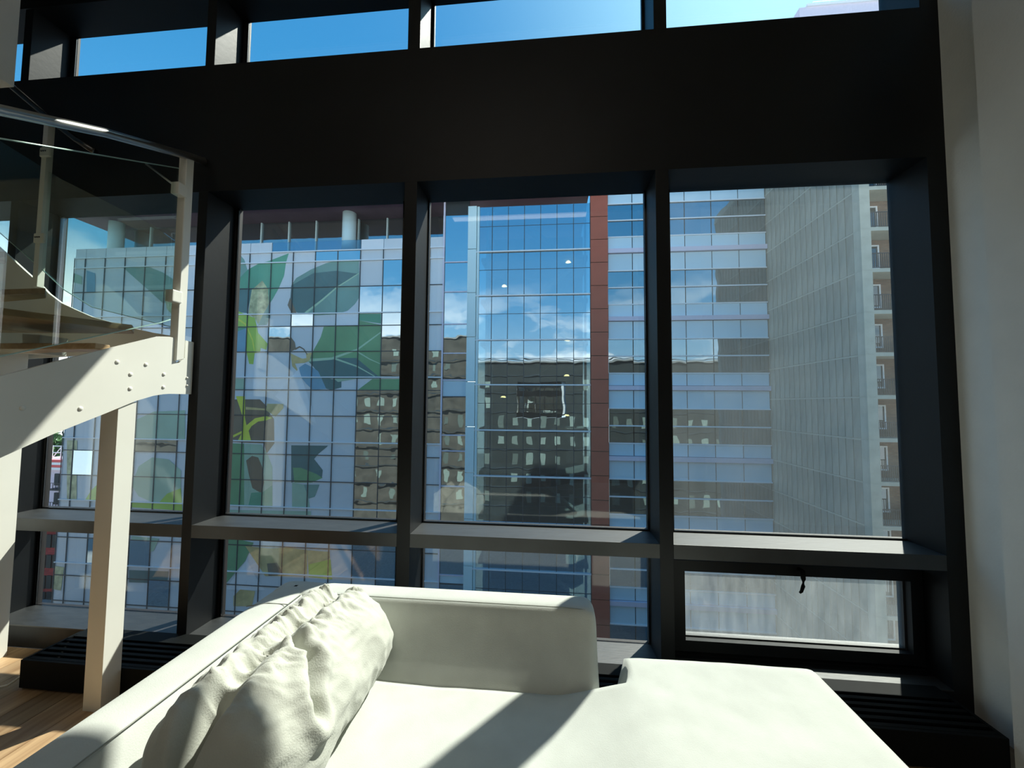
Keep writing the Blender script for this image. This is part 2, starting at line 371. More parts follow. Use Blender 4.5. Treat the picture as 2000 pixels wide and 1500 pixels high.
# windows: frame bars sit in the outer 6 cm behind the mullions, panes in them
def window(n, x0, x1, z0, z1, pane='pane', what='', fw=.055):
    w = empty('window_%d' % n, ((x0 + x1) / 2, GY, z0), label=what, kind='structure')
    x0, x1, z0, z1 = x0 * 1.008, x1 * 1.008, 1.6 + (z0 - 1.6) * 1.008, 1.6 + (z1 - 1.6) * 1.008
    frame('window_frame', x0 - fw, x1 + fw, 2.53, BY if z0 < 3 else 2.55, z0 - fw, z1 + fw, fw, 'gasket', w)
    box('pane', x0 - .01, x1 + .01, 2.536, 2.546, z0 - .01, z1 + .01, pane, w)
    frame('bead', x0 - .012, x1 + .012, 2.524, 2.534, z0 - .012, z1 + .012, .012, 'dark_steel', w)
    return w
cols = [(-3.62, -2.375), (-2.200, -.994), (-.810, .606), (.764, 2.080)]
nm = ['far left', 'second from the left', 'third from the left', 'far right']
k = 1
for i, (a, b_) in enumerate(cols):
    window(k, a, b_, .838, 2.988, ['pane', 'pane', 'pane', 'pane_dusty'][i], 'tall fixed pane in the middle row, ' + nm[i]); k += 1
for i, (a, b_) in enumerate(cols[:3]):
    window(k, a, b_, .155, .728, 'pane', 'low fixed pane under the transom, ' + nm[i]); k += 1
ws = empty('window_%d' % k, (1.4, GY, .15), label='low opening window with black sash and curved handle, far right', kind='structure'); k += 1
frame('window_frame', .70, 2.085, BY - .06, BY, .142, .742, .03, 'gasket', ws)
frame('sash', .735, 2.075, BY - .13, BY - .05, .172, .690, .062, 'black', ws)
frame('sash_ledge', .797, 2.015, BY - .09, BY - .05, .230, .632, .012, 'sill', ws)
box('pane', .80, 2.01, BY - .075, BY - .063, .24, .625, 'pane_dirty', ws)
box('sill_lip', .70, 2.085, FY + .10, BY - .13, .142, .150, 'black', ws)
bm = bmesh.new()
add_tube(bm, [(1.428, BY - .13, .668), (1.428, BY - .165, .668)], .012, 10)
add_tube(bm, [(1.428, BY - .165, .676), (1.428, BY - .168, .63), (1.428, BY - .166, .59), (1.424, BY - .155, .555), (1.418, BY - .15, .545)], [.012, .012, .010, .008, .006], 10)
hd = finish('handle', bm, M['black_matt'], ws, (1.428, BY - .13, .668), True)
ccols = [(-5.0, -3.80), (-3.605, -2.375), (-2.19, -.985), (-.80, .60), (.755, 2.080)]
cn = ['first', 'second', 'third', 'fourth', 'last']
for i, (a, b_) in enumerate(ccols):
    window(k, a, b_, 3.87, 4.405, 'pane_dusty' if i > 3 else 'pane', 'high clerestory pane above the black beam, %s from the left' % cn[i], fw=.07); k += 1
window(k, -5.0, -3.80, .838, 2.988, 'pane', 'tall fixed pane half hidden by the white pier at left'); k += 1
window(k, -5.0, -3.80, .155, .728, 'pane', 'low fixed pane half hidden by the white pier at left')

# floor boards
fl = empty('floor', (0, 0, 0), label='oak plank floor', kind='structure')
box('subfloor', -5.4, 3.7, -4.0, FY, -.30, -.02, 'black_matt', fl)
x = -5.4; j = 0
while x < 3.7:
    w = .165; ys = [-4.0, -1.6 + .8 * (j * 37 % 10) / 10, .3 + .9 * (j * 53 % 10) / 10, FY]
    for a, b_ in zip(ys, ys[1:]):
        box('plank', x, x + w - .003, a, b_ - .003, -.02, 0, 'oak', fl)
    x += w; j += 1
# walls and ceiling
wr = empty('wall_right', (XR, FY, 0), label='white plaster wall right of the windows', kind='structure')
box('wall_panel', XR, 3.9, 2.118, BY, -.02, 5.3, 'white_wall', wr)
box('pier', 2.005, 3.9, -.2, 1.96, -.02, 5.3, 'white_wall', wr)
box('reveal', 2.172, 3.9, 1.96, 2.118, -.02, 5.3, 'white_wall', wr)
box('wall_panel', 3.7, 3.9, -4.2, -.2, -.02, 5.3, 'white_wall', wr)
wlft = empty('wall_left', (-5.4, 0, 0), label='white wall at far left', kind='structure')
box('wall_panel', -5.6, -5.4, -4.2, BY, -.02, 5.3, 'white_wall', wlft)
box('trim_1', -5.4, -2.965, -.6, 1.80, 3.34, 5.3, 'white_wall', None, label='white bulkhead at the top left corner', kind='structure')
box('trim_2', -4.05, -3.39, 2.02, 2.22, 0, 1.95, 'cream', None, label='white pier at the far left edge below the stairs', kind='structure')
wb = box('wall_back', -5.6, 3.9, -4.2, -4.0, -.02, 5.3, 'white_wall', None, label='white wall behind the sofa', kind='structure')
cl = box('ceiling', -5.6, 3.9, -4.2, BY + .05, 5.3, 5.5, 'ceiling', None, label='high white ceiling', kind='structure')

# baseboard heater
def heater(x0, x1, label):
    h = empty('baseboard_heater', ((x0 + x1) / 2, 2.1, 0), label=label, cat='heater', group='black baseboard heaters')
    bm = bmesh.new()
    add_box(bm, x0, x1, 1.972, 1.987, 0.012, .160); add_box(bm, x0, x1, 2.22, 2.25, 0.0, .160)
    add_box(bm, x0, x0 + .015, 1.987, 2.22, 0.0, .160); add_box(bm, x1 - .015, x1, 1.987, 2.22, 0.0, .160)
    add_box(bm, x0, x1, 1.987, 2.22, 0.0, .06)
    finish('casing', bm, M['black_matt'], h, ((x0 + x1) / 2, 2.1, 0))
    for i in range(6):
        y = 1.99 + i * .042
        box('louvre_slat', x0 + .02, x1 - .02, y, y + .020, .152, .160, 'black_matt', h)
    box('rear_cover', x0, x1, 2.245, FY, .06, .155, 'black_matt', h)
heater(-2.92, -.4, 'black baseboard heater with slotted top under the left windows')
heater(-.36, 2.0, 'black baseboard heater with slotted top under the right windows')
tube('power_cable', [(-3.35, 1.98, .006), (-3.1, 1.93, .006), (-2.99, 1.97, .02), (-2.95, 2.03, .06), (-2.945, 2.06, .09)], .006, 'cream', None,
     label='thin white cable on the floor at the left end of the heater', cat='cable')

# ================================================================ SOFA
sofa = empty('sectional_sofa', (0, 1.2, 0), label='pale sage L-shaped sofa with low rounded backrest and chaise in front of the windows', cat='sofa')
def loft(name, prof_at, stations, m, parent, org):
    bm = bmesh.new(); rings = []
    for s in stations: rings.append([bm.verts.new(p) for p in prof_at(*s)])
    n = len(rings[0])
    for a, b_ in zip(rings, rings[1:]):
        for k in range(n): bm.faces.new((a[k], a[(k + 1) % n], b_[(k + 1) % n], b_[k]))
    bm.faces.new(rings[0]); bm.faces.new(rings[-1])
    return finish(name, bm, M[m], parent, org, True)
# profile: (depth in front of the outer face, height), smooth closed loop
def chaikin(p, n=2):
    for _ in range(n):
        q = []
        for i in range(len(p)):
            a, b_ = p[i], p[(i + 1) % len(p)]
            q += [(a[0] * .75 + b_[0] * .25, a[1] * .75 + b_[1] * .25), (a[0] * .25 + b_[0] * .75, a[1] * .25 + b_[1] * .75)]
        p = q
    return p
prof = chaikin([(0, .06), (0, .30), (-.006, .50), (.0, .64), (.012, .668), (.05, .682), (.11, .683), (.140, .680), (.160, .664), (.20, .58), (.262, .50), (.325, .42), (.34, .36), (.34, .10), (.30, .06)], 2)
cen = (.15, .36)
def inset(p, d):
    out = []
    for (a, z) in p:
        v = Vector((a - cen[0], z - cen[1])); l = v.length
        out.append((cen[0] + v[0] * max(.1, (l - d) / l), cen[1] + v[1] * max(.1, (l - d) / l)))
    return out
OY, OX = 1.985, -1.375
def far_prof(x, d): return [(x, OY - a, z) for a, z in inset(prof, d)]
def left_prof(y, d): return [(OX + a * 1.2, y, z) for a, z in inset(prof, d)]
R0 = .055
ends = [(R0 * (1 - math.cos(t)), R0 * (1 - math.sin(t))) for t in [i * math.pi / 2 / 7 for i in range(8)]]
st = [(OX + q, d) for q, d in ends] + [(OX + R0 + i * (.213 - R0 - OX - R0) / 24, 0) for i in range(1, 24)] + [(.213 - q, d) for q, d in reversed(ends)]
back_far = loft('backrest', far_prof, st, 'sofa', sofa, (-.5, 1.9, .4))
st = [(-.9, 0)] + [(-.9 + i * .1, 0) for i in range(1, 28)] + [(OY - q, d) for q, d in reversed(ends)]
back_left = loft('backrest', left_prof, st, 'sofa', sofa, (OX, .6, .4))
tube('seam', [(-1.16, OY - .1505, .6795), (.06, OY - .1505, .6795), (.165, OY - .146, .672), (.196, OY - .12, .655), (.205, OY - .09, .64)], .0022, 'seam', back_far, seg=6)
tube('seam', [(OX + .186, -.8, .6785), (OX + .186, 1.83, .6785)], .0022, 'seam', back_left, seg=6)
tube('seam', [(OX + .005, 1.70, .672), (OX + .10, 1.715, .6845), (OX + .19, 1.72, .681)], .002, 'seam', back_left, seg=6)
def zt(x, y):
    z = .42 + .075 * sstep(-.02, .42, x)
    z += .006 * noise.noise(Vector((x * 3.1, y * 3.1, 1.7))) + .0025 * noise.noise(Vector((x * 9, y * 9, 4.2)))
    z -= .30 * sstep(.335, .235, x) ** .6 * sstep(1.66, 1.74, y)
    return z
def slab(name, x0, x1, y0, y1, r, nx, ny, zb, m, parent, round_sides, dimples=()):
    """upholstered slab: grid top, quarter-round edges on chosen sides, skirt to zb"""
    def axis(a, b_, n, ra, rb):
        pts = []
        if ra: pts += [(a + r * (1 - math.cos(t)), r * (1 - math.sin(t))) for t in [i * math.pi / 2 / 6 for i in range(6)]]
        lo, hi = a + (r if ra else 0), b_ - (r if rb else 0)
        pts += [(lo + (hi - lo) * i / n, 0) for i in range(n + 1)]
        if rb: pts += [(b_ - r * (1 - math.cos(t)), r * (1 - math.sin(t))) for t in reversed([i * math.pi / 2 / 6 for i in range(6)])]
        return pts
    ax = axis(x0, x1, nx, round_sides[0], round_sides[1]); ay = axis(y0, y1, ny, round_sides[2], round_sides[3])
    bm = bmesh.new(); V = []
    for (x, dx) in ax:
        rowv = []
        for (y, dy) in ay:
            d = max(dx, dy) if min(dx, dy) == 0 else min(r, math.hypot(dx, dy))
            z = zt(x, y) - d
            for (qx, qy, qr, qa) in dimples: z -= qa * math.exp(-((x - qx) ** 2 + (y - qy) ** 2) / qr ** 2)
            rowv.append(bm.verts.new((x, y, z)))
        V.append(rowv)
    for i in range(len(ax) - 1):
        for j in range(len(ay) - 1):
            bm.faces.new((V[i][j], V[i + 1][j], V[i + 1][j + 1], V[i][j + 1]))
    edge = [e_ for e_ in bm.edges if e_.is_boundary]
    rr = bmesh.ops.extrude_edge_only(bm, edges=edge)
    for v in [g for g in rr['geom'] if isinstance(g, bmesh.types.BMVert)]: v.co.z = zb
    return finish(name, bm, M[m], parent, ((x0 + x1) / 2, (y0 + y1) / 2, zb), True)
chaise = slab('seat_cushion', -1.25, 1.15, -.6, 1.865, .075, 110, 110, .10, 'sofa', sofa, (0, 1, 0, 1),
     [(.45, 1.62, .03, .004), (.66, 1.55, .03, .004), (.80, 1.30, .025, .006), (.63, 1.28, .05, .003), (.98, 1.28, .06, .004), (.86, 1.68, .05, .003), (.72, 1.50, .04, .003), (.40, 1.66, .05, .003)])
bm = bmesh.new(); add_box(bm, OX + .03, .20, -.6, 1.93, .05, .12); add_box(bm, .24, 1.12, -.6, 1.83, .05, .12)
finish('base', bm, M['seam'], sofa, (0, 1, .05))
for (a, b_) in ((-1.30, 1.88), (.14, 1.86), (.32, 1.78), (1.06, 1.78), (1.06, -.5), (-1.30, -.5)):
    bm = bmesh.new(); add_tube(bm, [(a, b_, 0), (a, b_, .055)], .025, 12); finish('foot', bm, M['black_matt'], sofa, (a, b_, 0))

# crumpled cushion leaning on the left backrest
def ridged(v): return 1 - abs(noise.noise(v)) * 2
FOLD = [(-.12, 1.38), (-.22, 1.12), (-.24, .88), (-.34, .66), (-.46, .44), (-.50, .24)]
def make_pillow(name, y0, y1, xc, w, zb, zt_, parent=None):
    bm = bmesh.new(); NU, NV = 150, 160; rings = []
    H = (zt_ - zb)
    for i in range(NU + 1):
        u = i / NU * 2 - 1                       # -1 near, 1 far
        ring = []
        for j in range(NV):
            th = 2 * math.pi * j / NV
            c, s = math.cos(th), math.sin(th)
            # cross-section: flattened bottom, two lobes on top divided by the gathered seam
            ex = 2.6
            ca = math.copysign(abs(c) ** (2 / ex), c); sa = math.copysign(abs(s) ** (2 / ex), s)
            pinch = math.exp(-((th - math.pi / 2) / .17) ** 2)
            near = sstep(-.55, -.98, u); far = sstep(.70, 1.0, u)
            hh = H * (.5 + .5 * sa)
            top = max(0, sa)
            hh -= pinch * (.058 + .13 * near + .035 * far + .012 * noise.noise(Vector((u * 9, 1, 2))))
            z = zb + hh
            # ends close up, lobes stick out a little more than the seam
            en = (1 - abs(u) ** 7) ** (1 / 3.2) if abs(u) < 1 else 0
            ww = w * ca * (0.78 + .22 * (1 - top)) * (0.12 + .88 * en)
            if ca < 0: ww *= .74
            lean = -.035 * (hh / H)
            x = xc + ww + lean
            z = zb + hh * (0.30 + .70 * en) + (1 - en) * H * .10
            y = (y0 + y1) / 2 + (y1 - y0) / 2 * u
            y += (.035 * near - .03 * far) * pinch * 2.0
            # gathers radiating from the seam and soft folds
            ds = abs(th - math.pi / 2)
            g = math.exp(-(ds / .62) ** 2) * (0.25 + .75 * sstep(-1.0, -.3, u))
            f1 = ridged(Vector((u * 8.0 + .8 * noise.noise(Vector((u * 3, th * 2, 0))), th * 1.6, 3.3)))
            f2 = ridged(Vector((u * 19.0 + th * 2, th * 3.2, 7.1)))
            f3 = noise.noise(Vector((u * 3.0, th * 1.8, 9.0)))
            dsp = g * (.034 * (f1 - .6) + .014 * (f2 - .6)) + .014 * f3 + .004 * ridged(Vector((u * 6 + th, th * 5, 1.2)))
            # one deep arc fold across the front lobe
            if c > -.2 and th < 2:
                dm = 9; sd = 0
                for (ua, ta), (ub, tb) in zip(FOLD, FOLD[1:]):
                    ax1, ay1, bx1, by1 = ua, ta * .42, ub, tb * .42
                    px1, py1 = u, th * .42; dx, dy = bx1 - ax1, by1 - ay1
                    t_ = max(0, min(1, ((px1 - ax1) * dx + (py1 - ay1) * dy) / (dx * dx + dy * dy)))
                    qx, qy = px1 - ax1 - t_ * dx, py1 - ay1 - t_ * dy; d_ = math.hypot(qx, qy)
                    if d_ < dm: dm = d_; sd = 1 if dx * qy - dy * qx > 0 else -1
                dsp += -.050 * math.exp(-(dm / .035) ** 2) + .022 * math.exp(-((dm - .085) / .06) ** 2)
            nx, nz_ = c, s
            x += dsp * nx * 1.2; z += dsp * nz_
            ring.append(bm.verts.new((x, y, max(z, zb - .005))))
        rings.append(ring)
    for a, b_ in zip(rings, rings[1:]):
        for j in range(NV): bm.faces.new((a[j], a[(j + 1) % NV], b_[(j + 1) % NV], b_[j]))
    bm.faces.new(rings[0]); bm.faces.new(rings[-1])
    o = finish(name, bm, M['pillow'], parent, (xc, (y0 + y1) / 2, zb), True)
    return o, rings
pil, _ = make_pillow('back_cushion', .945, 1.79, -.905, .255, .425, .800)
tag(pil, 'large crumpled sage back cushion with gathered top seam leaning on the left backrest', 'cushion')

# ================================================================ STAIRCASE
st = empty('staircase', (-2.2, 1.8, 0), label='white steel winder staircase with oak treads left of the sofa', cat='staircase')
SX = -2.15
near = [(.55, 1.335), (1.00, 1.545), (1.33, 1.695), (1.58, 1.808), (1.94, 1.960), (2.00, 1.969), (2.035, 1.968), (2.035, 1.84), (2.06, 1.825), (2.10, 1.86), (2.10, 1.964), (2.155, 1.962),
        (2.155, 1.646), (2.02, 1.645), (1.985, 1.642), (1.93, 1.632), (1.84, 1.603), (1.69, 1.535), (1.50, 1.452), (1.345, 1.373), (1.0, 1.20), (.55, .975)]
ns = prism('stringer', [(SX, y, z) for y, z in near], (-.014, 0, 0), 'cream', st)
for px, py in ((229, 707), (285, 712), (255, 731), (254, 759), (320, 731), (319, 756), (157, 798), (44, 797)):
    p = PX(px, py, SX); bm = bmesh.new()
    bmesh.ops.create_uvsphere(bm, u_segments=12, v_segments=8, radius=.0105)
    bmesh.ops.scale(bm, vec=(.55, 1, 1), verts=bm.verts[:]); bmesh.ops.translate(bm, vec=Vector(p), verts=bm.verts[:])
    finish('bolt', bm, M['cream'], ns, p, True)
for px, py in ((365, 738), (365, 753)):
    p = PX(px, py, SX); bm = bmesh.new()
    bmesh.ops.create_uvsphere(bm, u_segments=10, v_segments=6, radius=.007)
    bmesh.ops.translate(bm, vec=Vector(p), verts=bm.verts[:]); finish('bolt', bm, M['cream'], ns, p, True)
# outer curved stringer along the window side
OYS = 2.12
top = [(-12, 474), (0, 485), (25, 507), (50, 530), (75, 552), (95, 573), (120, 592), (150, 606), (180, 619), (220, 630), (260, 641), (300, 650), (342, 657)]
bot = [(345, 668), (310, 672), (225, 690), (0, 704), (-12, 704)]
os_ = prism('stringer', [tuple(PY(px, py, OYS)) for px, py in top + bot], (0, .014, 0), 'cream', st)
def tread(pts, z, th=.042):
    poly = [tuple(PZ(px, py, z)) for px, py in pts]
    return prism('tread', poly, (0, 0, th), 'tread', st, bevel=.003)
tread([(-15, 613), (258, 646), (262, 652), (-15, 650)], 1.98, .032)
tread([(-15, 577), (88, 574), (90, 583), (-15, 592)], 2.12, .03)
tread([(-15, 682), (185, 682), (215, 686), (-15, 692)], 1.85, .03)
tread([(-20, 502), (10, 503), (12, 515), (-20, 518)], 2.30, .03)
prism('bracket', [tuple(PY(px, py, 1.78)) for px, py in ((44, 652), (78, 654), (74, 690), (44, 690))], (0, .12, 0), 'cream', st)
c1 = prism('support_column', [(-2.253, 1.765, .0965), (-2.158, 1.765, .0965), (-2.158, 1.85, .0965), (-2.253, 1.85, .0965)], (0, 0, 1.50), 'cream', st)
# balustrade 1 (lower flight)
bal = empty('balustrade', (-2.14, 1.8, 1.8), label='glass balustrade with steel handrail on the lower flight nearest the camera', cat='balustrade')
RXP = -2.145
tube('handrail', [(RXP, .35, 2.345), (RXP, .9, 2.567), (RXP, 1.27, 2.737), (RXP, 1.62, 2.898), (RXP, 2.09, 3.078), (RXP, 2.155, 3.098)], .021, 'steel', bal, seg=20)
p2 = prism('post', [(RXP - .042, 2.035, 1.835), (RXP + .008, 2.035, 1.835), (RXP + .008, 2.085, 1.85), (RXP - .042, 2.085, 1.85)], (0, 0, 1.215), 'cream', bal, bevel=.003)
gp = [(.40, 2.225), (1.265, 2.62), (2.00, 2.955), (2.00, 2.07), (1.94, 2.037), (1.325, 1.775), (.40, 1.36)]
gpn = prism('glass_panel', [(RXP, y, z) for y, z in gp], (-.010, 0, 0), 'rail_glass', bal)
tube('edge', [(RXP - .005, .40, 2.227), (RXP - .005, 1.265, 2.622), (RXP - .005, 2.00, 2.957)], .0035, 'glass_edge', gpn, seg=6)
tube('edge', [(RXP - .005, 2.00, 2.068), (RXP - .005, 1.94, 2.035), (RXP - .005, 1.325, 1.773), (RXP - .005, .40, 1.358)], .003, 'glass_edge', gpn, seg=6)
for z in (2.80, 2.17):
    cb = box('clamp', RXP - .032, RXP + .018, 1.985, 2.045, z, z + .07, 'cream', p2, bevel=.006)
# balustrade 2 (upper flight, along the window)
ba2 = empty('balustrade', (-3.0, 2.05, 2.0), label='glass balustrade with dark handrail on the curved upper flight by the window', cat='balustrade')
R2Y = 2.05
h2 = [tuple(PY(px, py, R2Y)) for px, py in ((-150, 25), (0, 150), (90, 226), (150, 274), (185, 296))]
tube('handrail', h2, .018, 'dark_steel', ba2, seg=16)
def vpost(px, ytop, ybot, name='post'):
    a = PY(px, ytop, R2Y); b_ = PY(px - (ybot - ytop) * .045, ybot, R2Y)
    x_ = (a[0] + b_[0]) / 2
    return box(name, x_ - .017, x_ + .017, R2Y - .004, R2Y + .03, b_[2], a[2], 'cream', ba2, bevel=.002), x_
p1, x1_ = vpost(88, 232, 560)
for py in (300, 467):
    q = PY(93 - (py - 300) * .07, py, R2Y)
    ck = box('clamp', q[0] - .030, q[0] + .040, R2Y - .02, R2Y - .003, q[2] - .030, q[2] + .030, 'cream', p1, bevel=.007)
    for d in (-.014, 0, .014):
        bm = bmesh.new(); add_tube(bm, [(q[0] + d, R2Y - .0195, q[2] + .004), (q[0] + d, R2Y - .0235, q[2] + .004)], .0045, 8)
        finish('screw', bm, M['dark_steel'], ck, q)
g2 = [(-150, 150), (0, 275), (120, 350), (300, 440), (340, 470), (340, 640), (180, 600), (125, 566), (75, 520), (0, 455), (-150, 330)]
g2p = prism('glass_panel', [tuple(PY(px, py, R2Y + .012)) for px, py in g2], (0, .01, 0), 'rail_glass', ba2)
tube('edge', [tuple(PY(px, py, R2Y + .016)) for px, py in ((-150, 330), (0, 455), (75, 520), (125, 566), (180, 600), (340, 640))], .0025, 'glass_edge', g2p, seg=6)
tube('brace_rod', [tuple(PY(285, 320, 2.12)), tuple(PY(350, 369, 2.09))], .006, 'steel', ba2, seg=10)

# the stair stands against the window wall: one uniform scale about the eye puts its end plate on the mullion
K = 1.064
for r_ in (st, bal, ba2):
    r_.location = Vector(EYE) + (r_.location - Vector(EYE)) * K; r_.scale = (K, K, K)

# ================================================================ OUTSIDE
gr = box('ground', -160, 120, BY + .6, 160, -19.2, -18.8, 'asphalt', None, label='street level far below', kind='structure')
box('pavement', -60, 30, 31.5, 34, -18.8, -18.6, 'pavement', gr)
FYY = 34.0
ob = empty('office_building', (-15, FYY, -18.6), label='glass office block with leaf mural, red pier and pale blue spandrel bands across the street', cat='building')
def wallbox(name, x0, x1, z0, z1, y0, y1, m, parent=ob, **k): return box(name, x0, x1, y0, y1, z0, z1, m, parent, **k)
# --- section A (mural)
ax_ = [-47.35] + [-46.16 + 2.207 * i for i in range(17)] + [-9.5]
az = [16.82, 15.85, 14.85, 12.40, 9.92]
for b0 in (9.92, 3.97, -1.98, -7.93, -13.88):
    az += [b0 - 1.19, b0 - 3.57, b0 - 5.95]
az = [z for z in az if z > -18.6] + [-18.6]
az = sorted(set(round(z, 3) for z in az), reverse=True)
glass_cells = set()
def cell(px, py):
    p = PY(px, py, FYY)
    i = max([k for k in range(len(ax_)) if ax_[k] <= p[0]] or [0]); j = max([k for k in range(len(az)) if az[k] >= p[2]] or [0])
    return (i, j)
for pt in ((545, 660), (590, 628), (634, 500), (678, 500), (765, 535), (765, 585), (765, 625), (765, 660), (765, 715), (722, 585),
           (722, 785), (765, 785), (722, 840), (765, 840), (722, 878), (765, 878), (722, 915), (765, 915), (722, 968), (765, 968), (765, 1000), (722, 1000), (765, 1035), (720, 1035),
           (765, 1098), (740, 1150), (722, 1098), (300, 870), (335, 870), (170, 880), (210, 1090), (855, 750), (855, 800), (855, 850), (855, 700), (270, 1100), (300, 1150), (210, 470), (255, 500)):
    glass_cells.add(cell(pt[0], pt[1]))
pale_cells = {cell(678, 625), cell(722, 480), cell(765, 480)}
wallbox('facade_backing', ax_[0], -9.5, -18.6, 15.85, FYY + .12, FYY + .5, 'backing')
for i in range(len(ax_) - 1):
    for j in range(len(az) - 1):
        x0, x1, z1, z0 = ax_[i], ax_[i + 1], az[j], az[j + 1]
        if j == 0:
            if PY(513, 480, FYY)[0] < x0 + .3 < PY(690, 480, FYY)[0]:
                wallbox('parapet_glass', x0 + .03, x1 - .03, z0, z1, FYY, FYY + .06, 'railgl'); continue
            wallbox('parapet_panel', x0 + .03, x1 - .03, z0, z1, FYY, FYY + .1, 'film_peach' if (i, j) == cell(722, 480) else 'film'); continue
        g = (i, j) in glass_cells; pl_ = (i, j) in pale_cells
        wallbox('window_pane' if g else 'mural_panel', x0 + .03, x1 - .03, z0 + .03, z1 - .03, FYY - (.035 if (g or pl_) else 0), FYY + .08, 'g_a' if g else ('film_white' if pl_ else 'film'))
for x in ax_:
    wallbox('facade_mullion', x - .035, x + .035, -18.6, 15.85, FYY - .07, FYY - .03, 'grid')
for z in az[1:]:
    white = min(abs(z - q) for q in (15.85, 14.85, 9.92, 3.97, -1.98, -7.93, -13.88)) < .02
    if white: wallbox('facade_transom', ax_[0], -9.5, z - .05, z + .05, FYY - .12, FYY - .03, 'line_white')
    else: wallbox('facade_transom', ax_[0], -9.5, z - .035, z + .035, FYY - .07, FYY - .03, 'grid')
for i in range(5, 18):
    pass
# mural: flat printed leaves on the panels
layer = [0]
def leaf(pts, m, org=(0, 0), s=1.0, name='mural_leaf'):
    layer[0] += 1
    y = FYY - .004 - .0004 * layer[0]
    P = [tuple(PY(org[0] + a / s, org[1] + b_ / s, y)) for a, b_ in pts]
    P = [(max(ax_[0] + .02, min(-9.55, p[0])), p[1], min(15.8, p[2])) for p in P]
    bm = bmesh.new(); f = bm.faces.new([bm.verts.new(p) for p in P]); f.normal_update(); bmesh.ops.triangulate(bm, faces=[f])
    return finish(name, bm, M[m], ob, P[0])
def vein(pts, w, org, s, m='vein'):
    out, back = [], []
    for i, (a, b_) in enumerate(pts):
        q = pts[min(i + 1, len(pts) - 1)]; r_ = pts[max(i - 1, 0)]
        dx, dy = q[0] - r_[0], q[1] - r_[1]; l = math.hypot(dx, dy); t = w * (1 - .6 * i / (len(pts) - 1))
        out.append((a - dy / l * t, b_ + dx / l * t)); back.append((a + dy / l * t, b_ - dx / l * t))
    leaf(out + back[::-1], m, org, s, 'mural_vein')
A5 = ((420, 380), 4.167); A2 = ((440, 590), 7.5); A6 = ((420, 720), 3.06); B2 = ((440, 780), 6.52)
leaf([(200, 470), (238, 530), (264, 612), (195, 690), (160, 700), (150, 560)], 'leaf_grey', *A5)
leaf([(600, 478), (578, 550), (562, 660), (520, 760), (470, 850), (440, 895), (430, 770), (300, 770), (285, 860), (262, 965), (180, 950), (140, 760), (190, 690), (265, 612), (350, 565), (440, 540)], 'leaf_teal', *A5)
leaf([(300, 765), (285, 860), (262, 965), (170, 955), (140, 770)], 'leaf_dark', *A5)
leaf([(300, 775), (385, 700), (432, 770), (440, 890), (400, 985), (350, 1055), (320, 1005), (272, 965), (285, 860)], 'leaf_bark', *A5)
leaf([(385, 985), (440, 890), (450, 1000), (420, 1060), (350, 1065)], 'leaf_grey', *A5)
leaf([(1172, 485), (1060, 515), (900, 560), (780, 610), (660, 680), (620, 740), (612, 850), (650, 940), (720, 1010), (790, 1060), (797, 985), (985, 975), (1080, 945), (1140, 890), (1172, 840)], 'leaf_grey', *A5)
leaf([(1172, 645), (985, 760), (870, 860), (740, 960), (680, 975), (650, 940), (612, 850), (620, 740), (800, 640), (985, 620)], 'leaf_dark', *A5)
leaf([(610, 840), (650, 930), (670, 975), (620, 960), (590, 900)], 'leaf_brown', *A5)
vein([(735, 965), (870, 860), (985, 760), (1172, 640)], 9, *A5)
leaf([(1160, 970), (1350, 970), (1350, 1050), (1000, 1000), (985, 975)], 'leaf_teal', *A5)
leaf([(740, 1340), (800, 1270), (860, 1160), (885, 1075), (975, 1070), (985, 995), (1100, 1010), (1350, 1060), (1350, 1497), (1180, 1500), (870, 1497), (820, 1420)], 'leaf_green', *A5)
leaf([(760, 1350), (975, 1330), (1150, 1330), (1350, 1497), (1100, 1500), (880, 1497), (815, 1420)], 'leaf_dark', *A5)
vein([(740, 1350), (950, 1335), (1160, 1260), (1350, 1120)], 12, *A5)
vein([(960, 1330), (1160, 1400), (1300, 1480)], 8, *A5)
vein([(1160, 1280), (1260, 1340), (1350, 1380)], 6, *A5)
leaf([(160, 120), (320, 190), (430, 230), (460, 350), (480, 450), (560, 540), (620, 610), (600, 700), (520, 670), (510, 735), (430, 750), (410, 910), (350, 905), (312, 740), (315, 370), (140, 350), (120, 200)], 'leaf_yellow', *A2)
vein([(165, 230), (300, 330), (400, 560), (430, 740)], 14, *A2, m='leaf_lemon')
leaf([(120, 440), (300, 380), (305, 735), (120, 735)], 'leaf_blue', *A2)
leaf([(170, 370), (305, 360), (302, 385), (150, 440)], 'leaf_teal', *A2)
leaf([(945, 490), (1020, 590), (1035, 690), (960, 725)], 'leaf_brown', *A2)
leaf([(955, 750), (1060, 800), (1130, 830), (1190, 820), (1180, 750), (1270, 740), (1230, 860), (1160, 890), (1020, 900), (1080, 1040), (980, 940)], 'leaf_gold', *A2)
vein([(1020, 690), (1090, 655), (1150, 690), (1200, 770)], 14, *A2, m='leaf_brown')
leaf([(1080, 960), (1170, 900), (1280, 960), (1360, 1010), (1400, 1100), (1480, 1270), (1280, 1290), (1180, 1190), (1100, 1090)], 'leaf_blue', *A2)
leaf([(1390, 1070), (1560, 1130), (1700, 1120), (1700, 1250), (1560, 1290), (1480, 1270)], 'leaf_dark', *A2)
leaf([(120, 1120), (290, 1120), (290, 1290), (110, 1290)], 'leaf_sage', *A2)
leaf([(400, 1120), (940, 1110), (1080, 1050), (1240, 1500), (940, 1340), (640, 1280), (400, 1310)], 'leaf_pale', *A2)
leaf([(250, 0), (440, 0), (530, 90), (560, 170), (620, 250), (625, 560), (520, 700), (500, 560), (250, 550), (90, 540), (90, 0)], 'leaf_brown', *B2)
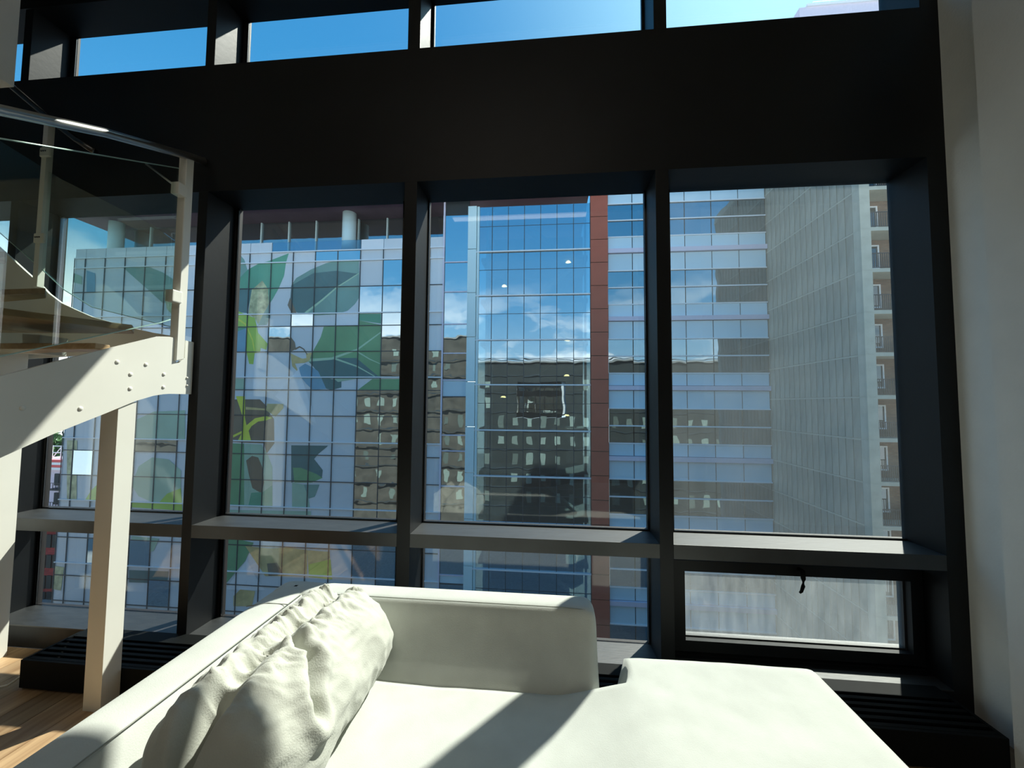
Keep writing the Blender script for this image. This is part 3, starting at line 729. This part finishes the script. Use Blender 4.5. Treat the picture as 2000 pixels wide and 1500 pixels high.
leaf([(135, -40), (250, -40), (250, 230), (270, 330), (380, 240), (520, 213), (605, 235), (520, 268), (420, 282), (335, 340), (297, 400), (332, 538), (155, 532), (210, 432), (80, 495), (80, 465), (215, 400), (228, 250), (190, 120)], 'leaf_lemon', *B2)
leaf([(260, 95), (520, 120), (530, 55), (740, 60), (740, 110), (640, 220), (520, 140), (260, 130)], 'leaf_gold', *B2)
leaf([(250, 565), (460, 575), (540, 700), (600, 860), (600, 1380), (240, 1370), (240, 700)], 'leaf_sage', *B2)
leaf([(265, 780), (340, 720), (420, 740), (470, 860), (495, 1060), (460, 1195), (345, 1130), (300, 960)], 'leaf_brown', *B2)
leaf([(50, 560), (240, 565), (240, 1365), (35, 1358)], 'leaf_green', *B2)
leaf([(290, 1372), (330, 1190), (480, 1180), (600, 1090), (600, 1380)], 'leaf_teal', *B2)
leaf([(840, 585), (1310, 590), (1180, 700), (1130, 760), (1240, 900), (1230, 1000), (1010, 1015), (840, 1060)], 'leaf_dark', *B2)
leaf([(860, 870), (960, 870), (1160, 950), (1240, 1000), (1100, 1060), (880, 1060)], 'leaf_green', *B2)
leaf([(1000, 1085), (1200, 1085), (1140, 1240), (1060, 1265), (1000, 1180)], 'leaf_grey', *B2)
leaf([(850, 1060), (1000, 1085), (1060, 1265), (1080, 1390), (850, 1390)], 'leaf_sage', *B2)
leaf([(20, 1405), (1090, 1425), (1090, 1700), (20, 1700)], 'leaf_sage', *B2)
leaf([(360, 165), (500, 0), (560, 180), (607, 330), (440, 235)], 'leaf_pale', *A6)
leaf([(710, 60), (845, 60), (735, 80)], 'leaf_sage', *A6)
leaf([(856, 125), (940, 62), (1110, 62), (1110, 130)], 'leaf_green', *A6)
# below the transom
leaf([(40, 1020), (140, 1020), (230, 1040), (180, 1150), (60, 1290), (40, 1290)], 'leaf_green', *A6)
leaf([(180, 1060), (320, 1075), (440, 1070), (550, 1085), (550, 1240), (300, 1240), (260, 1180)], 'leaf_gold', *A6)
leaf([(550, 1085), (685, 1095), (690, 1240), (560, 1240)], 'leaf_gold', *A6)
leaf([(310, 1165), (370, 1160), (410, 1230), (320, 1240)], 'leaf_brown', *A6)
leaf([(60, 1320), (120, 1240), (190, 1140), (240, 1240), (300, 1325)], 'film_white', *A6)
leaf([(110, 1360), (150, 1320), (240, 1330), (220, 1420), (110, 1420)], 'leaf_gold', *A6)
leaf([(560, 1170), (690, 1140), (700, 1260), (560, 1245)], 'leaf_yellow', *A6)
# behind the staircase
W1 = ((100, 380), 5.0)
leaf([(700, 712), (950, 705), (1090, 760), (1240, 860), (1240, 1010), (1090, 1060), (980, 960)], 'leaf_grey', *W1)
leaf([(1100, 940), (1240, 940), (1240, 1230), (1130, 1120)], 'leaf_bark', *W1)
leaf([(690, 980), (860, 1180), (690, 1190)], 'leaf_pale', *W1)
W8 = ((60, 820), 3.75)
leaf([(740, 480), (790, 340), (890, 275), (1010, 290), (1100, 370), (1100, 600), (900, 608), (790, 560)], 'leaf_sage', *W8)
leaf([(940, 605), (1000, 540), (1100, 500), (1110, 665), (735, 640), (735, 600)], 'leaf_yellow', *W8)
leaf([(395, 592), (440, 520), (490, 470), (490, 592)], 'leaf_yellow', *W8)
leaf([(750, 10), (900, -60), (1130, -70), (1130, 140), (760, 150)], 'leaf_sage', *W8)
leaf([(740, 850), (940, 870), (900, 960), (720, 1010)], 'leaf_sage', *W8)
leaf([(720, 1100), (1010, 1110), (1000, 1200), (720, 1190)], 'leaf_dark', *W8)
leaf([(890, 1230), (1000, 1240), (990, 1320), (890, 1330)], 'leaf_yellow', *W8)
leaf([(265, 150), (340, 150), (335, 590), (265, 590)], 'leaf_bark', *W8)
leaf([(180, 1070), (245, 1080), (220, 1250), (150, 1240)], 'leaf_bark', *W8)
leaf([(90, 860), (200, 770), (300, 800), (300, 880)], 'leaf_sage', *W1)
leaf([(345, 740), (430, 770), (430, 950), (345, 950)], 'leaf_blue', *W1)
# --- roof terrace, recessed glazing, soffit
SZ = 20.2; RY = 36.9
sof = wallbox('roof_slab', -48.2, 3.45, SZ, SZ + 1.6, 33.0, 46, 'soffit')
wallbox('terrace_floor', -47.2, -9.6, 15.3, 15.5, FYY + .2, RY + 4, 'slab')
wallbox('inner_wall', -46, -9.6, 15.5, SZ, RY + 4, RY + 4.3, 'interior')
xs = [-46.0, -42.4, -39.0, -35.6, -32.4] + [float(PY(px, 450, RY)[0]) for px in (512, 565.7, 618.7, 701, 757)] + [-13.2, -10.4]
for a, b_ in zip(xs, xs[1:]):
    wallbox('terrace_pane', a + .06, b_ - .06, 15.5, SZ - .02, RY, RY + .05, 'g_r')
for a in xs:
    wallbox('terrace_mullion', a - .06, a + .06, 15.5, SZ, RY - .15, RY + .08, 'pier_blue')
xc = float(PY(682, 450, 35.6)[0])
tube('round_column', [(xc, 35.6, 15.5), (xc, 35.6, SZ)], .64, 'pier_blue', ob, seg=28)
xc = float(PY(228, 450, 35.6)[0])
tube('round_column', [(xc, 35.6, 15.5), (xc, 35.6, SZ)], .64, 'pier_blue', ob, seg=28)
# --- section B: dark glazed strip, pale pier
bz = [float(PY(890, y, FYY)[2]) for y in (420, 512, 570, 633, 690, 742, 775, 850, 881, 950, 1025, 1124, 1141, 1215)]
for z1, z0 in zip(bz, bz[1:]):
    blue = abs(z1 - bz[5]) < .01 or abs(z1 - bz[11]) < .01
    wallbox('spandrel_panel' if blue else 'window_pane', -9.45, -7.35, z0 + .04, z1 - .04, FYY + .02, FYY + .1, 'pan_blue' if blue else 'g_a')
    wallbox('facade_transom', -9.5, -7.3, z0 - .05, z0 + .05, FYY - .06, FYY + .1, 'pan_pink' if not blue else 'grid')
wallbox('facade_backing', -9.5, -7.3, -18.6, SZ, FYY + .12, FYY + .4, 'backing')
wallbox('corner_post', -9.62, -9.48, -18.6, SZ, FYY - .1, FYY + .1, 'pan_pink')
z = 19.5
while z > -17:
    wallbox('pier_panel', -7.32, -6.55, z - 3.95, z - .03, FYY - .22, FYY + .3, 'pier_blue'); z -= 3.98
# --- section M: see-through atrium with columns of tall panes
mz = [19.45, 15.26, 11.27, 7.28, 3.31, -.67, -4.65, -8.62, -12.6, -16.6]
mx_ = [-6.45, -5.14, -3.69, -2.24, -.79, .66, 2.11, 3.56]
for z1, z0 in zip(mz, mz[1:]):
    for a, b_ in zip(mx_, mx_[1:]):
        wallbox('atrium_pane', a + .025, b_ - .025, z0 + .03, z1 - .03, FYY, FYY + .03, 'g_m')
    wallbox('facade_transom', -7.1, 3.56, z0 - .055, z0 + .055, FYY - .16, FYY + .06, 'line_white')
    wallbox('floor_slab', -6.4, 3.5, z0 - .25, z0 + .1, FYY + 1.6, FYY + 7, 'slab')
    lm = z0 + 2.35
    wallbox('facade_transom', -6.4, 3.56, lm - .02, lm + .02, FYY - .01, FYY + .05, 'grid')
for a in mx_:
    wallbox('facade_mullion', a - .028, a + .028, -18.6, 19.45, FYY - .03, FYY + .07, 'grid')
wallbox('corner_post', -6.5, -6.30, -18.6, 19.45, FYY - .12, FYY + .15, 'pier_blue')
wallbox('inner_wall', -6.6, 3.5, -18.6, 19.45, FYY + 7, FYY + 7.3, 'interior')
for xx in (-5.75, -5.2): wallbox('inner_column', xx - .09, xx + .09, -18.6, 19.45, FYY + 1.0, FYY + 1.2, 'office_white')
wallbox('inner_column', 3.1, 3.3, -18.6, 19.4, FYY + .8, FYY + 1.0, 'office_white')
for i, z0 in enumerate(mz[1:]):
    s_ = 1 if i % 2 else -1
    prism('stair_flight', [(-s_ * 2.6, FYY + 3, z0), (-s_ * 2.6, FYY + 3, z0 + .35), (s_ * 2.6, FYY + 3, z0 + 4.2), (s_ * 2.6, FYY + 3, z0 + 3.85)], (0, 1.4, 0), 'slab', ob)
for px, py in ((983, 775), (1107, 733), (1107, 811), (985, 558), (1110, 511), (1108, 664)):
    p = PY(px, py, FYY + 1.3); bm = bmesh.new()
    bmesh.ops.create_cone(bm, cap_ends=True, segments=14, radius1=.26, radius2=.14, depth=.14)
    bmesh.ops.translate(bm, vec=Vector(p), verts=bm.verts[:]); finish('pendant_lamp', bm, M['lamp'], ob, p)
# --- red pier
z = 22.1
while z > -18:
    wallbox('terracotta_panel', 3.58, 5.04, z - 2.01, z - .03, FYY - .30, FYY + .3, 'red_pier'); z -= 2.035
wallbox('facade_backing', 3.6, 5.0, -18.6, 26, FYY - .2, FYY + .3, 'backing')
# --- section R: bands of pale blue panels and windows
rx = [5.07] + [7.17 + 2.203 * i for i in range(6)]
rx[-1] = 18.16
def rpanel(name, z0, z1, m, y=0.0):
    for a, b_ in zip(rx, rx[1:]):
        wallbox(name, a + .035, b_ - .035, z0 + .03, z1 - .03, FYY + y, FYY + y + .08, m)
wallbox('facade_backing', 5.05, 18.15, 22.5, 27.5, FYY + .12, FYY + .4, 'backing')
for b0 in [4.33 + 5.96 * i for i in range(-4, 4)]:
    rpanel('spandrel_panel', b0 - 1.07, b0, 'pan_blue'); rpanel('spandrel_panel', b0 - 3.0, b0 - 1.46, 'pan_blue')
    wallbox('floor_band', 5.07, 18.16, b0 - 1.45, b0 - 1.08, FYY - .22, FYY + .1, 'pan_pink')
    wallbox('spandrel_backing', 5.07, 18.15, b0 - 2.98, b0 - .02, FYY + .1, FYY + 1.2, 'backing')
    rpanel('window_pane', b0 - 4.48, b0 - 3.02, 'g_r', .03); rpanel('window_pane', b0 - 5.95, b0 - 4.5, 'g_r', .03)
    for z0, t in ((b0, .045), (b0 - 3.0, .05), (b0 - 4.48, .05)):
        wallbox('facade_transom', 5.07, 18.16, z0 - t, z0 + t, FYY - .07, FYY + .03, 'line_white')
    wallbox('inner_column', 16.6, 17.3, b0 - 5.95, b0 - 3, FYY + 1.2, FYY + 1.9, 'office_white')
wallbox('inner_wall', 5.1, 18.1, -18.6, 27, FYY + 5, FYY + 5.3, 'interior')
wallbox('roof_cap', 3.5, 18.15, 27.5, 28, FYY, FYY + 9, 'pan_pink')

# ================================================================ concrete and brick apartment tower
tw = empty('apartment_tower', (18.2, 24.2, -18.6), label='tall concrete and brick apartment tower with black balcony railings at right', cat='building')
CX, BYY, TZ = 18.2, 24.2, 22.2
box('core', CX + .1, 32, BYY + 1.6, 44, -18.6, TZ, 'backing', tw)
box('side_backing', CX + .06, CX + .3, BYY + .05, 44, -18.6, TZ, 'concrete', tw)
z = 2.18 + 2.465 * 8
while z > -18:
    y = BYY + .55
    while y < 35.4:
        box('concrete_panel', CX, CX + .08, y + .03, y + .575, z - 2.465 + .05, z - .03, 'concrete', tw); y += .61
    box('joint_ledge', CX - .01, CX + .1, BYY + .55, 44, z - .06, z + .03, 'concrete_light', tw)
    # balconies on the street front
    if z > 20: z -= 2.465; continue
    box('corner_column', CX, CX + .56, BYY, BYY + .56, z - 2.465, z - .005, 'concrete_light', tw)
    box('balcony_slab', CX + .5, 26, BYY + .02, BYY + 1.7, z - .11, z + .11, 'concrete_light', tw)
    box('brick_wall', CX + .5, 26, BYY + 1.45, BYY + 1.65, z + .11, z + 2.36, 'brick', tw)
    for wx in (19.62, 22.6):
        wi = frame('balcony_window', wx - .75, wx + .62, BYY + 1.36, BYY + 1.5, z + .55, z + 2.02, .09, 'white_frame', tw)
        box('pane', wx - .67, wx + .54, BYY + 1.42, BYY + 1.45, z + .63, z + 1.94, 'g_dark', wi)
        box('window_bar', wx - .03, wx + .03, BYY + 1.37, BYY + 1.42, z + .63, z + 1.94, 'white_frame', wi)
    if z > -14:
        bm = bmesh.new(); add_box(bm, CX + .56, 26, BYY + .05, BYY + .09, z + 1.0, z + 1.05); add_box(bm, CX + .56, 26, BYY + .05, BYY + .09, z + .16, z + .19)
        q = CX + .6
        while q < 23: add_box(bm, q, q + .034, BYY + .06, BYY + .08, z + .18, z + 1.0); q += .115
        finish('balcony_railing', bm, M['iron'], tw, (22, BYY, z), kind='stuff')
    z -= 2.465
box('roof_parapet', CX, 32, BYY - .05, 44, TZ - .6, TZ + .2, 'concrete_light', tw)
pc = empty('rooftop_plant_room', (22, 30, TZ), label='pale lilac flat roofed block rising above the tower, seen in the high window at right', cat='building')
pa, pb = PY(1575, 14, 30), PY(1562, 34, 30)
box('wall', pb[0], 34, 30, 40, TZ + .2, pa[2], 'pan_pink', pc)
box('parapet', pa[0], 34, 29.9, 40, pa[2], pa[2] + .18, 'line_white', pc)
bm = bmesh.new()
for q in range(5): add_tube(bm, [(pa[0] + .6 + q * 1.2, 30.2, pa[2]), (pa[0] + .6 + q * 1.2, 30.2, pa[2] + .6)], .03, 6)
add_tube(bm, [(pa[0] + .6, 30.2, pa[2] + .6), (pa[0] + 5.4, 30.2, pa[2] + .6)], .03, 6)
finish('guard_rail', bm, M['white_frame'], pc, (22, 30.2, pa[2]))

# ================================================================ far left, beyond the mural
def far(px, y_, Y): return PY(px, y_, Y)
lh = empty('town_house', (-86, 58, -18), label='pale lilac house with dark balconies seen past the mural facade at far left', cat='building')
a = PY(60, 905, 58); b_ = PY(150, 1035, 58)
box('wall', a[0] - 6, b_[0] + 2, 58, 68, -18.8, a[2], 'lilac', lh)
for (px, py0, py1, wpx) in ((108, 925, 948, 7), (107, 962, 985, 6), (126, 940, 952, 8)):
    p = PY(px, py0, 57.9); q = PY(px + wpx, py1, 57.9)
    box('window', p[0], q[0], 57.8, 58.1, q[2], p[2], 'backing', lh)
for py in (955, 992):
    p = PY(95, py, 57); q = PY(135, py, 57)
    bm = bmesh.new(); add_box(bm, p[0], q[0], 56.4, 58, p[2] - .12, p[2] + .05); add_box(bm, p[0], q[0], 56.4, 56.46, p[2] + 1.05, p[2] + 1.12)
    t = p[0]
    while t < q[0]: add_box(bm, t, t + .07, 56.4, 56.46, p[2], p[2] + 1.1); t += .5
    finish('balcony', bm, M['iron'], lh, (p[0], 57, p[2]))
p = PY(100, 915, 57.6); q = PY(134, 905, 57.6)
for i, m in enumerate(('line_white', 'red_stripe', 'line_white', 'red_stripe')):
    box('cornice_band', p[0] - 5, q[0] + 1.5, 57.5, 58, a[2] - .9 + i * .42, a[2] - .5 + i * .42, m, lh)
bm = bmesh.new(); z0 = a[2] + .8
X0 = p[0] - 3
for i in range(6):
    xx = X0 + i * 1.7
    add_tube(bm, [(xx, 58.5, z0 - .8), (xx, 58.5, z0 + 2.2)], .09, 6); add_tube(bm, [(xx, 58.5, z0), (xx + 1.7, 58.5, z0 + 2.0)], .06, 6)
for h in (0, 1.0, 2.1): add_tube(bm, [(X0, 58.5, z0 + h), (X0 + 9, 58.5, z0 + h)], .08, 6)
finish('roof_truss', bm, M['white_frame'], lh, (X0, 58.5, z0))
rb = empty('brick_house', (-52, 36.5, -18), label='low red brick building at the bottom of the far left window', cat='building')
a = PY(88, 1036, 36.5)
box('wall', a[0] - 4, -48.7, 36.5, 44, -18.8, a[2], 'brick_red', rb)
for px in (84, 96, 108, 119):
    for py in (1050, 1090, 1130, 1162):
        p = PY(px, py, 36.45); box('window', p[0] - .28, p[0] + .28, 36.4, 36.55, p[2] - 1.0, p[2] + .3, 'backing', rb)
box('roof', a[0] - 4.3, -48.6, 36.3, 44.3, a[2], a[2] + .3, 'roofing', rb)
def tree(p, s, label):
    t = empty('tree', (p[0], p[1], -18.8), label=label, cat='tree', group='green trees beyond the mural facade')
    tube('trunk', [(p[0], p[1], -18.8), (p[0] + .2, p[1], -8), (p[0], p[1], p[2])], [.5, .35, .15], 'bark', t, seg=8)
    bm = bmesh.new(); rr = random.Random(int(s * 100))
    for i in range(900):
        d = Vector((rr.gauss(0, 1), rr.gauss(0, 1), rr.gauss(0, 1))).normalized() * rr.random() ** .4 * s * (1 + .25 * rr.random())
        c = Vector(p) + Vector((d.x, d.y, d.z * .8)); n = Vector((rr.gauss(0, 1), rr.gauss(0, 1), rr.gauss(0, 1))).normalized()
        a_ = n.orthogonal().normalized() * .38; b2 = n.cross(a_)
        bm.faces.new([bm.verts.new(c + a_), bm.verts.new(c + b2), bm.verts.new(c - a_), bm.verts.new(c - b2)])
    finish('foliage', bm, M['leafgreen'], t, p, kind='stuff')
tree(PY(128, 872, 78), 3.6, 'dense green tree above the white roof truss at far left')
tree(PY(108, 884, 84), 3.6, 'green tree partly behind the stringer at far left')

# ================================================================ our own block and the one beside it (seen mirrored in the office glass)
M['tan_facade'] = mat('tan_facade', (.10, .088, .07), .9, var=.4, scale=.7)
own = empty('residential_block', (0, 2.6, -18.8), label='dark metal apartment block with pale blinds mirrored in the office glass', cat='building')
YB = BY + .02
box('facade', -12.5, XL, YB, YB + .25, -18.8, 8.6, 'dark_facade', own)
box('facade', 2.75, 34, YB, YB + .25, -18.8, 8.6, 'dark_facade', own)
box('facade', XL, 2.75, YB, YB + .25, 5.35, 8.6, 'dark_facade', own)
box('facade', XL, 2.75, YB, YB + .25, -18.8, -.62, 'dark_facade', own)
box('facade', -80, -12.5, YB - .5, YB, -18.8, 13.0, 'tan_facade', own)
box('cornice', -12.5, 34, YB - .2, YB + .5, 8.6, 8.9, 'pavement', own)
box('cornice', -60, -12.4, YB - .7, YB + .2, 13.0, 13.3, 'pavement', own)
for fz in (-14, -10.9, -7.8, -4.7, -1.6, 1.5, 4.6, 7.6, 10.3):
    for i in range(34):
        xx = -46 + i * 2.35
        if -6.6 < xx < 3.2 and -1.2 < fz < 5: continue
        if xx > -14 and fz > 5: continue
        hh = 1.1 + .9 * R_.random(); yo = YB + .26 if xx > -12.5 else YB + .01
        if R_.random() < .25: continue
        box('blind', xx, xx + .85, yo, yo + .02, fz - round(hh, 1) / 2 + .3, fz + round(hh, 1) / 2 + .3, 'blind', own)
    for la, lb in (((-80, XL), (2.75, 34)) if 0 < fz < 5 else ((-80, 34),)):
        box('ledge', la, lb, YB + .2, YB + .34, fz - 1.25, fz - 1.12, 'grid', own)
